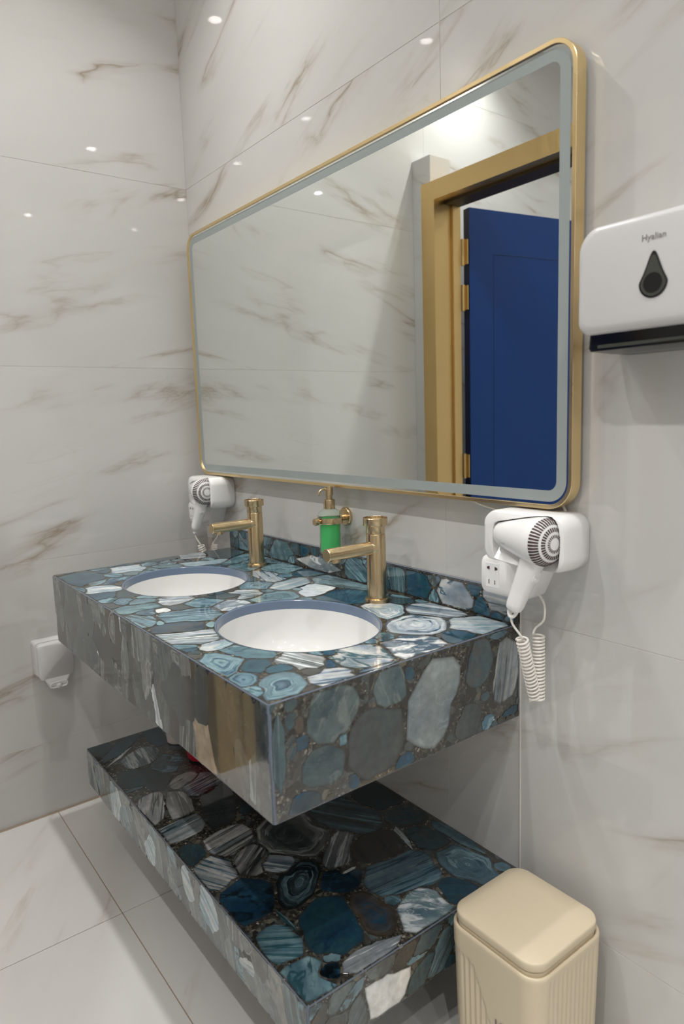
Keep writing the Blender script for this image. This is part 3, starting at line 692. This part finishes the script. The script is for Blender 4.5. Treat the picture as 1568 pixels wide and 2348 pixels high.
def holder(lab):
    t = thing('dryer_holder', (1.475, 0, .98), lab, 'hair dryer holder', 'hair dryer holders')
    # upper housing: rounded block hugging the dryer
    def ring(y, x0, x1, z0, z1, r): return [Vector((x, y, z)) for x, z in rrect(x0, z0, x1, z1, r, 8)]
    b = bmesh.new()
    loft(b, [ring(-.0004, 1.398, 1.562, .972, 1.070, .026), ring(-.006, 1.394, 1.566, .968, 1.072, .028), ring(-.040, 1.391, 1.571, .968, 1.073, .028), ring(-.082, 1.391, 1.574, .972, 1.073, .027), ring(-.090, 1.394, 1.571, .975, 1.070, .025), ring(-.094, 1.401, 1.563, .982, 1.062, .020)])
    # recess for the dryer
    br = barrel_bm(1.06, .003); P = [v.co.copy() for v in br.verts]; br.free()
    cu = bmesh.new()
    for off in ((0, 0, 0), (-.005, -.14, 0), (-.004, -.08, -.10)):
        for p in P: cu.verts.new(p+Vector(off))
    hl = bmesh.ops.convex_hull(cu, input=cu.verts)
    bmesh.ops.delete(cu, geom=[v for v in cu.verts if not v.link_faces], context='VERTS')
    bmesh.ops.recalc_face_normals(cu, faces=cu.faces)
    b = cut(b, cu)
    bq = b
    obj('housing', bq, M['white'], t, angle=40)
    b = bmesh.new()
    def trap(y, d): return [Vector((x, y, z)) for x, z in inset2d([(1.408, .985), (1.408, .908), (1.414, .900), (1.424, .897), (1.452, .897), (1.462, .900), (1.468, .906), (1.505, .985)], d)]
    loft(b, [trap(-.0004, 0), trap(-.045, .0), trap(-.052, .006)]); obj('lower_mount', b, M['white'], t, angle=50)
    # shaver socket box at the left
    b = bmesh.new()
    loft(b, [ring(-.004, 1.392, 1.470, .914, .990, .012), ring(-.074, 1.384, 1.464, .910, .986, .013), ring(-.086, 1.383, 1.455, .909, .983, .014), ring(-.092, 1.388, 1.450, .914, .978, .012)])
    sb = obj('socket_box', b, M['white'], t, angle=50)
    pl = obj('socket_plate', newbox((1.3985, -.0928, .9235), (1.4315, -.0915, .9715), .0006, 1), M['white'], sb)
    def slot(x, z, w, h, taper=0):
        b = bmesh.new(); loft(b, [[Vector((x-w/2, y, z-h/2*(1-max(taper, 0)))), Vector((x+w/2, y, z-h/2*(1-max(-taper, 0)))), Vector((x+w/2, y, z+h/2*(1-max(-taper, 0)))), Vector((x-w/2, y, z+h/2*(1-max(taper, 0))))] for y in (-.0920, -.0931)])
        obj('socket_hole', b, M['dark'], sb)
    slot(1.4055, .9610, .0065, .0075, .55); slot(1.4245, .9610, .0065, .0075, -.55); slot(1.4070, .9340, .0018, .0085); slot(1.4215, .9340, .0018, .0085)
    return t
def dryer(lab):
    t = thing('hair_dryer', (1.50, -.10, .90), lab, 'hair dryer', 'white hair dryers on the wall')
    A, D, Y, Zu, pr_ = BA, BD, BY, BZ, BPROF
    body = obj('barrel', barrel_bm(), M['white'], t, angle=60)
    # intake slots, three rings on the round end
    def prof_at(r):
        for (s0, a0, _), (s1, a1, _) in zip(pr_[6:], pr_[7:]):
            if a1 <= r <= a0: return s0+(s1-s0)*(a0-r)/max(a0-a1, 1e-6)
        return pr_[-1][0]
    for r0, r1, n in ((.0330, .0422, 44), (.0215, .0285, 34), (.0110, .0165, 24)):
        g = bmesh.new()
        for k in range(n):
            th = 2*PI*k/n; w = (.30 if n > 30 else .22)*2*PI/n
            def at(r, a, h):
                e = Y*math.cos(a)+Zu*math.sin(a); k2 = min(1, max(0, (r-.02)/.023))
                return A+D*(prof_at(r)+h*(1-.6*k2))+e*(r+h*k2)
            rows = [r0+(r1-r0)*m/4 for m in range(5)]
            for ra, rb in zip(rows, rows[1:]):
                q = [at(ra, th-w, .0006), at(rb, th-w, .0006), at(rb, th+w, .0006), at(ra, th+w, .0006)]
                loft(g, [q, [p-D*.0025 for p in q]])
        label(obj('intake_slots', g, M['dark'], body), kind='stuff')
    # handle leaning down to the left and forward
    p0, p1 = A+D*.094+Vector((0, -.004, -.028)), Vector((1.4830, -.116, .896))
    hd = (p1-p0).normalized(); side = Vector((0, -1, 0)); side = (side-hd*side.dot(hd)).normalized(); wd_ = hd.cross(side).normalized()
    b = bmesh.new(); L = []
    for f, w, dp in ((-.02, .0225, .019), (.12, .0215, .0180), (.35, .0190, .0165), (.65, .0170, .0150), (.88, .0160, .0140), (.96, .0140, .0125), (1.0, .0095, .0090)):
        c = p0.lerp(p1, f); L.append([c+wd_*(w*abs(math.cos(a))**.75*(1 if math.cos(a) >= 0 else -1))+side*(dp*abs(math.sin(a))**.75*(1 if math.sin(a) >= 0 else -1)) for a in [2*PI*k/28 for k in range(28)]])
    loft(b, L); hnd = obj('handle', b, M['white'], t, angle=60)
    # hanging loop and cord sleeve
    b = bmesh.new(); e = p1-hd*.004; ring = []
    for k in range(21):
        a = PI*k/20; ring.append(e+wd_*(.0085*math.cos(a))*(1)+hd*(.016*math.sin(a)))
    tube(b, ring, .0034, 8); obj('hanging_loop', b, M['white'], hnd)
    # sliding switch on the right flank of the handle
    c = p0.lerp(p1, .30)
    swn = wd_ if wd_.x > 0 else -wd_
    b = bmesh.new(); loft(b, [[c+swn*h+side*u+hd*v for u, v in rrect(-.0085, -.010, .0085, .010, .003, 4)] for h in (.016, .0205)]); loft(b, [[c+swn*h+side*u+hd*v for u, v in rrect(-.006, .0005, .006, .0065, .002, 4)] for h in (.020, .0228)])
    obj('slide_switch', b, M['white'], hnd)
    # curly cord: down as one coil, back up as another
    q0 = p1+Vector((-.004, 0, -.002))
    lead = smoothpath([q0, q0+Vector((.0005, .002, -.022)), q0+Vector((.014, .010, -.045)), q0+Vector((.0135, .016, -.054))], 8)
    top1 = Vector((1.494, -.104, .843)); low = Vector((1.502, -.064, .716)); top2 = Vector((1.492, -.052, .838))
    def coil(a, b_, turns, ph, r=.0102):
        d = b_-a; x, y, dd = frame_axes(d); n = turns*14; out = []
        for k in range(n+1):
            th = 2*PI*turns*k/n+ph; out.append(a+d*(k/n)+x*(r*math.cos(th))+y*(r*math.sin(th)))
        return out
    mid = top1.lerp(low, .5)+Vector((-.003, .004, 0))
    c1 = coil(top1, low+Vector((-.004, -.006, .006)), 17, .5)
    c2 = coil(low, top2, 19, 2.0)
    lead2 = smoothpath([c2[-1], top2+Vector((-.010, .004, .010)), top2+Vector((.004, .010, .028)), top2+Vector((.0005, .016, .056)), Vector((1.478, -.035, .912))], 8)
    b = bmesh.new(); tube(b, lead+c1[:], .0021, 6); tube(b, smoothpath([c1[-1], c1[-1]+Vector((-.002, .004, -.006)), c2[0]], 6), .0021, 6); tube(b, c2+lead2[1:], .0021, 6)
    obj('curly_cord', b, M['white_warm'], t)
    # faint print on the barrel
    s = .030; c = A+D*s-Y*0
    fr = -Y if Y.y > 0 else Y
    if fr.y > 0: fr = -fr
    up = (Zu*1.0); ctr = A+D*.036+fr*.0262+Zu*(-.0105)
    n = (fr*.0262+Zu*(-.0105)).normalized(); xx = D; yy = n.cross(xx)
    if yy.z < 0: yy = -yy
    mx = Matrix((xx, yy, xx.cross(yy))).transposed().to_4x4(); mx.translation = ctr+n*.0006
    obj('lettering', text_bm('KJ ZIDAR', .0042, mx, .0003), M['print2'], body)
    return t
h1 = holder('white hair dryer holder with shaver socket box under the right mirror corner')
d1 = dryer('white hair dryer hanging at right end of the washstand, mirror corner above')
d2 = copy_tree(d1, (-1.332, 0, .0)); h2 = copy_tree(h1, (-1.332, 0, .0))
label(h2, 'white hair dryer holder in the far left corner under the mirror'); label(d2, 'white hair dryer in the far left corner behind the far tap')

# ---------------------------------------------------------------- paper towel dispenser, cut by the right edge
def paper():
    x0, x1, z0, z1 = 1.603, 1.853, 1.372, 1.540
    t = thing('paper_towel_dispenser', ((x0+x1)/2, 0, 1.345), 'white paper towel dispenser with black base and dark drop window at right edge', 'dispenser')
    def outline(ins):
        P = rrect(x0+ins, z0+ins, x1-ins, z1-.012-ins, .03, 8, (.018, .030, .030, .018))
        return [(x, z+(.012*(1-((x-(x0+x1)/2)/((x1-x0)/2))**2) if z > z0+.06 else 0)) for x, z in P]
    b = bmesh.new(); loft(b, [[Vector((x, y, z)) for x, z in outline(i)] for y, i in ((-.004, .003), (-.020, .0), (-.098, 0), (-.106, .002), (-.1105, .006), (-.112, .012))])
    cv = obj('cover', b, M['white_cover'], t, angle=50)
    b = bmesh.new(); loft(b, [[Vector((x, y, z)) for x, y in rrect(x0+i, yb, x1-i, -.0005, .006, 4)] for z, i, yb in ((1.3740, .012, -.094), (1.352, .010, -.094), (1.347, .012, -.092), (1.343, .030, -.060))])
    obj('lower_tray', b, M['black'], t, angle=40)
    b = newbox((x0+.03, -.098, 1.3505), (x1-.03, -.0935, 1.3555), .001, 1); obj('tear_edge', b, M['smoke'], t)
    cx, cz, R = 1.730, 1.434, .0215
    def drop(r, y, cz=cz):
        P = []
        for k in range(48):
            a = -PI/2+2*PI*k/48; s = math.sin(a); c = math.cos(a)
            z = cz+r*s; x = cx+r*c
            if s > 0: z = cz+r*s*(1+1.05*s**3.0); x = cx+r*c*(1-.30*s**1.0)
            P.append(Vector((x, y, z)))
        return P
    b = bmesh.new(); loft(b, [drop(R, -.1115), drop(R, -.1130), drop(R*.93, -.1136)]); rim = obj('window_rim', b, M['black'], cv)
    b = bmesh.new(); loft(b, [drop(R*.88, -.1134), drop(R*.87, -.1139)]); obj('drop_window', b, M['smoke'], rim)
    b = bmesh.new(); lathe(b, [(.0142, .1136), (.0142, .1142), (.0, .1142)], (cx, 0, cz-.0005), (0, -1, 0), 32, cap=False); obj('window_disc', b, M['black'], rim)
    mx = Matrix(((1, 0, 0), (0, 0, 1), (0, 1, 0))).to_4x4()
    mx = Matrix(((1, 0, 0, 1.729), (0, 0, -1, -.1122), (0, 1, 0, 1.4975), (0, 0, 0, 1)))
    obj('lettering', text_bm('Hyalian', .0125, mx, .0003), M['print'], cv)
paper()

# ---------------------------------------------------------------- waste bin
def bin_():
    cx, cy, hb, r = 1.532, -.140, .1035, .034
    t = thing('waste_bin', (cx, cy, 0), 'cream plastic waste bin with flat rounded lid beside the lower shelf', 'waste bin')
    def sq(h, rr, n=40):
        """rounded square, points spread evenly along each side; returns (x, y, side, s)"""
        out = []
        for (sx, sy, side) in ((1, 0, 'right'), (0, 1, 'back'), (-1, 0, 'left'), (0, -1, 'front')):
            a0 = math.atan2(sy, sx)
            st = h-rr; tx, ty = -math.sin(a0), math.cos(a0); nx, ny = math.cos(a0), math.sin(a0)
            for k in range(n): 
                s = -st+2*st*k/n; out.append((nx*h+tx*s, ny*h+ty*s, nx, ny, side, s/st))
            ccx, ccy = nx*st+tx*st, ny*st+ty*st
            for k in range(10):
                a = a0+PI/2*k/10; out.append((ccx+rr*math.cos(a), ccy+rr*math.sin(a), math.cos(a), math.sin(a), 'corner'+side, k/10))
        return out
    b = bmesh.new(); L = []
    zs = [.0, .004]+[.004+.296*k/44 for k in range(1, 45)]
    for z in zs:
        taper = .94+.06*min(1, z/.30); row = []
        S = sq(hb*taper, r*taper, 76)
        per = 0
        for (x, y, nx, ny, side, s) in S:
            d = 0; al = -ny*x+nx*y
            rib = .5+.5*math.cos(2*PI*al/.0128)
            if side == 'front' or side == 'cornerleft':
                # smooth shield on the front face, ribs beside it
                lim = -9 if z > .266 else (-1+.63*(.266-z)/.014 if z > .252 else -.37+.37*(.252-z)/.092)
                lx = x/(hb*taper); rb = .5+.5*math.cos(2*PI*(x-y*(side != 'front'))/.0128)
                if lx < lim: d = -.0009-.0024*rb
                if z > .28: d = 0
            elif side in ('right', 'left', 'back'): d = -.0010*rib if z < .292 else 0
            row.append(Vector((cx+x+nx*d, cy+y+ny*d, z)))
        L.append(row)
    def rl(h, rr, z): return [Vector((cx+x, cy+y, z)) for (x, y, *_) in sq(h, rr, 76)]
    L += [rl(hb, r, .304), rl(hb-.0008, r-.0008, .3085), rl(hb-.003, r-.003, .3100), rl(hb-.006, r-.004, .3085), rl(hb-.007, r-.004, .300), rl(hb-.007, r-.004, .285)]
    loft(b, L, True, True); body = obj('body', b, M['ivory'], t, angle=60)
    # lid: seat ring and flat plate with a soft edge
    b = bmesh.new(); loft(b, [rl(.0960, .030, .296), rl(.0965, .031, .308), rl(.0965, .031, .3135), rl(.0945, .030, .3145)]); obj('lid_seat', b, M['ivory'], t)
    b = bmesh.new(); loft(b, [rl(.0925, .030, .3140), rl(.0975, .033, .3160), rl(.0990, .034, .3195), rl(.0990, .034, .3290), rl(.0985, .0335, .3322), rl(.0965, .032, .3337), rl(.06, .02, .3342), rl(.012, .006, .3345)]); obj('lid', b, M['ivory'], t, angle=60)
    mx = Matrix(((1, 0, 0, cx+.022), (0, 0, -1, cy-hb*.985-.0008), (0, 1, 0, .1725), (0, 0, 0, 1)))
    obj('lettering', text_bm('10', .026, mx, .0004), M['print'], body)
bin_()

# ---------------------------------------------------------------- small dispenser box low on the left wall
def wallbox():
    y0, y1, z0, z1 = -.630, -.508, .444, .590
    t = thing('wall_dispenser', (0, (y0+y1)/2, .45), 'glossy white dispenser box low on left wall below the counter', 'dispenser')
    def ring(x, iy, zl, zt, r): return [Vector((x, y, z)) for y, z in rrect(y0+iy, zl, y1-iy, zt, r, 6)]
    b = bmesh.new(); loft(b, [ring(.0004, .0, .482, z1, .008), ring(.008, .0, .478, z1, .010), ring(.026, .001, .474, z1-.001, .012), ring(.032, .004, .476, z1-.004, .012)])
    obj('back_case', b, M['white_cover'], t, angle=50)
    b = bmesh.new(); loft(b, [ring(.030, .007, .470, z1-.006, .012), ring(.044, .008, .466, z1-.008, .012), ring(.049, .012, .470, z1-.014, .012)]); obj('front_cover', b, M['white_cover'], t, angle=50)
    # flared neck and outlet below
    yc = (y0+y1)/2
    def rg(z, hw, xa, xb, r): return [Vector((x, y, z)) for y, x in rrect(yc-hw, xa, yc+hw, xb, r, 5)]
    b = bmesh.new(); loft(b, [rg(.486, .050, .006, .046, .010), rg(.468, .042, .008, .049, .010), rg(.452, .031, .012, .053, .010), rg(.441, .028, .016, .058, .010), rg(.437, .025, .020, .056, .009)]); ne = obj('outlet_neck', b, M['white_cover'], t, angle=50)
    b = bmesh.new(); P = [Vector((.0588, y, z)) for y, z in rrect(yc-.025, .4395, yc+.025, .4565, .008, 6)]; tube(b, P+[P[0]], .0020, 8, cap=False); obj('outlet_rim', b, M['white_cover'], ne)
    b = bmesh.new(); lathe(b, [(.010, 0), (.009, .004), (.005, .007), (0, .008)], (.054, yc, .443), (1, 0, -.5), 18, cap=False); obj('outlet_tip', b, M['white_cover'], ne)
wallbox()

# ---------------------------------------------------------------- things kept on the shelf, mostly hidden by the counter
b = bmesh.new(); zz = ST+.0006
lathe(b, [(.0, 0), (.026, 0), (.0300, .003), (.0315, .012), (.0365, .130), (.0355, .130), (.0305, .012), (.0, .006)], (.360, -.315, zz), n=36, cap=False)
label(obj('cup', b, M['pinkish'], None, (.360, -.315, zz)), 'pale pinkish white cup on the shelf under the counter', 'cup')
b = bmesh.new(); lathe(b, [(.0, 0), (.030, 0), (.038, .006), (.041, .020), (.041, .075), (.036, .095), (.022, .105), (.0, .107)], (.505, -.305, zz), n=10, cap=False)
label(obj('red_tub', b, M['red'], None, (.505, -.305, zz)), 'bright red tub on the shelf under the counter', 'tub')
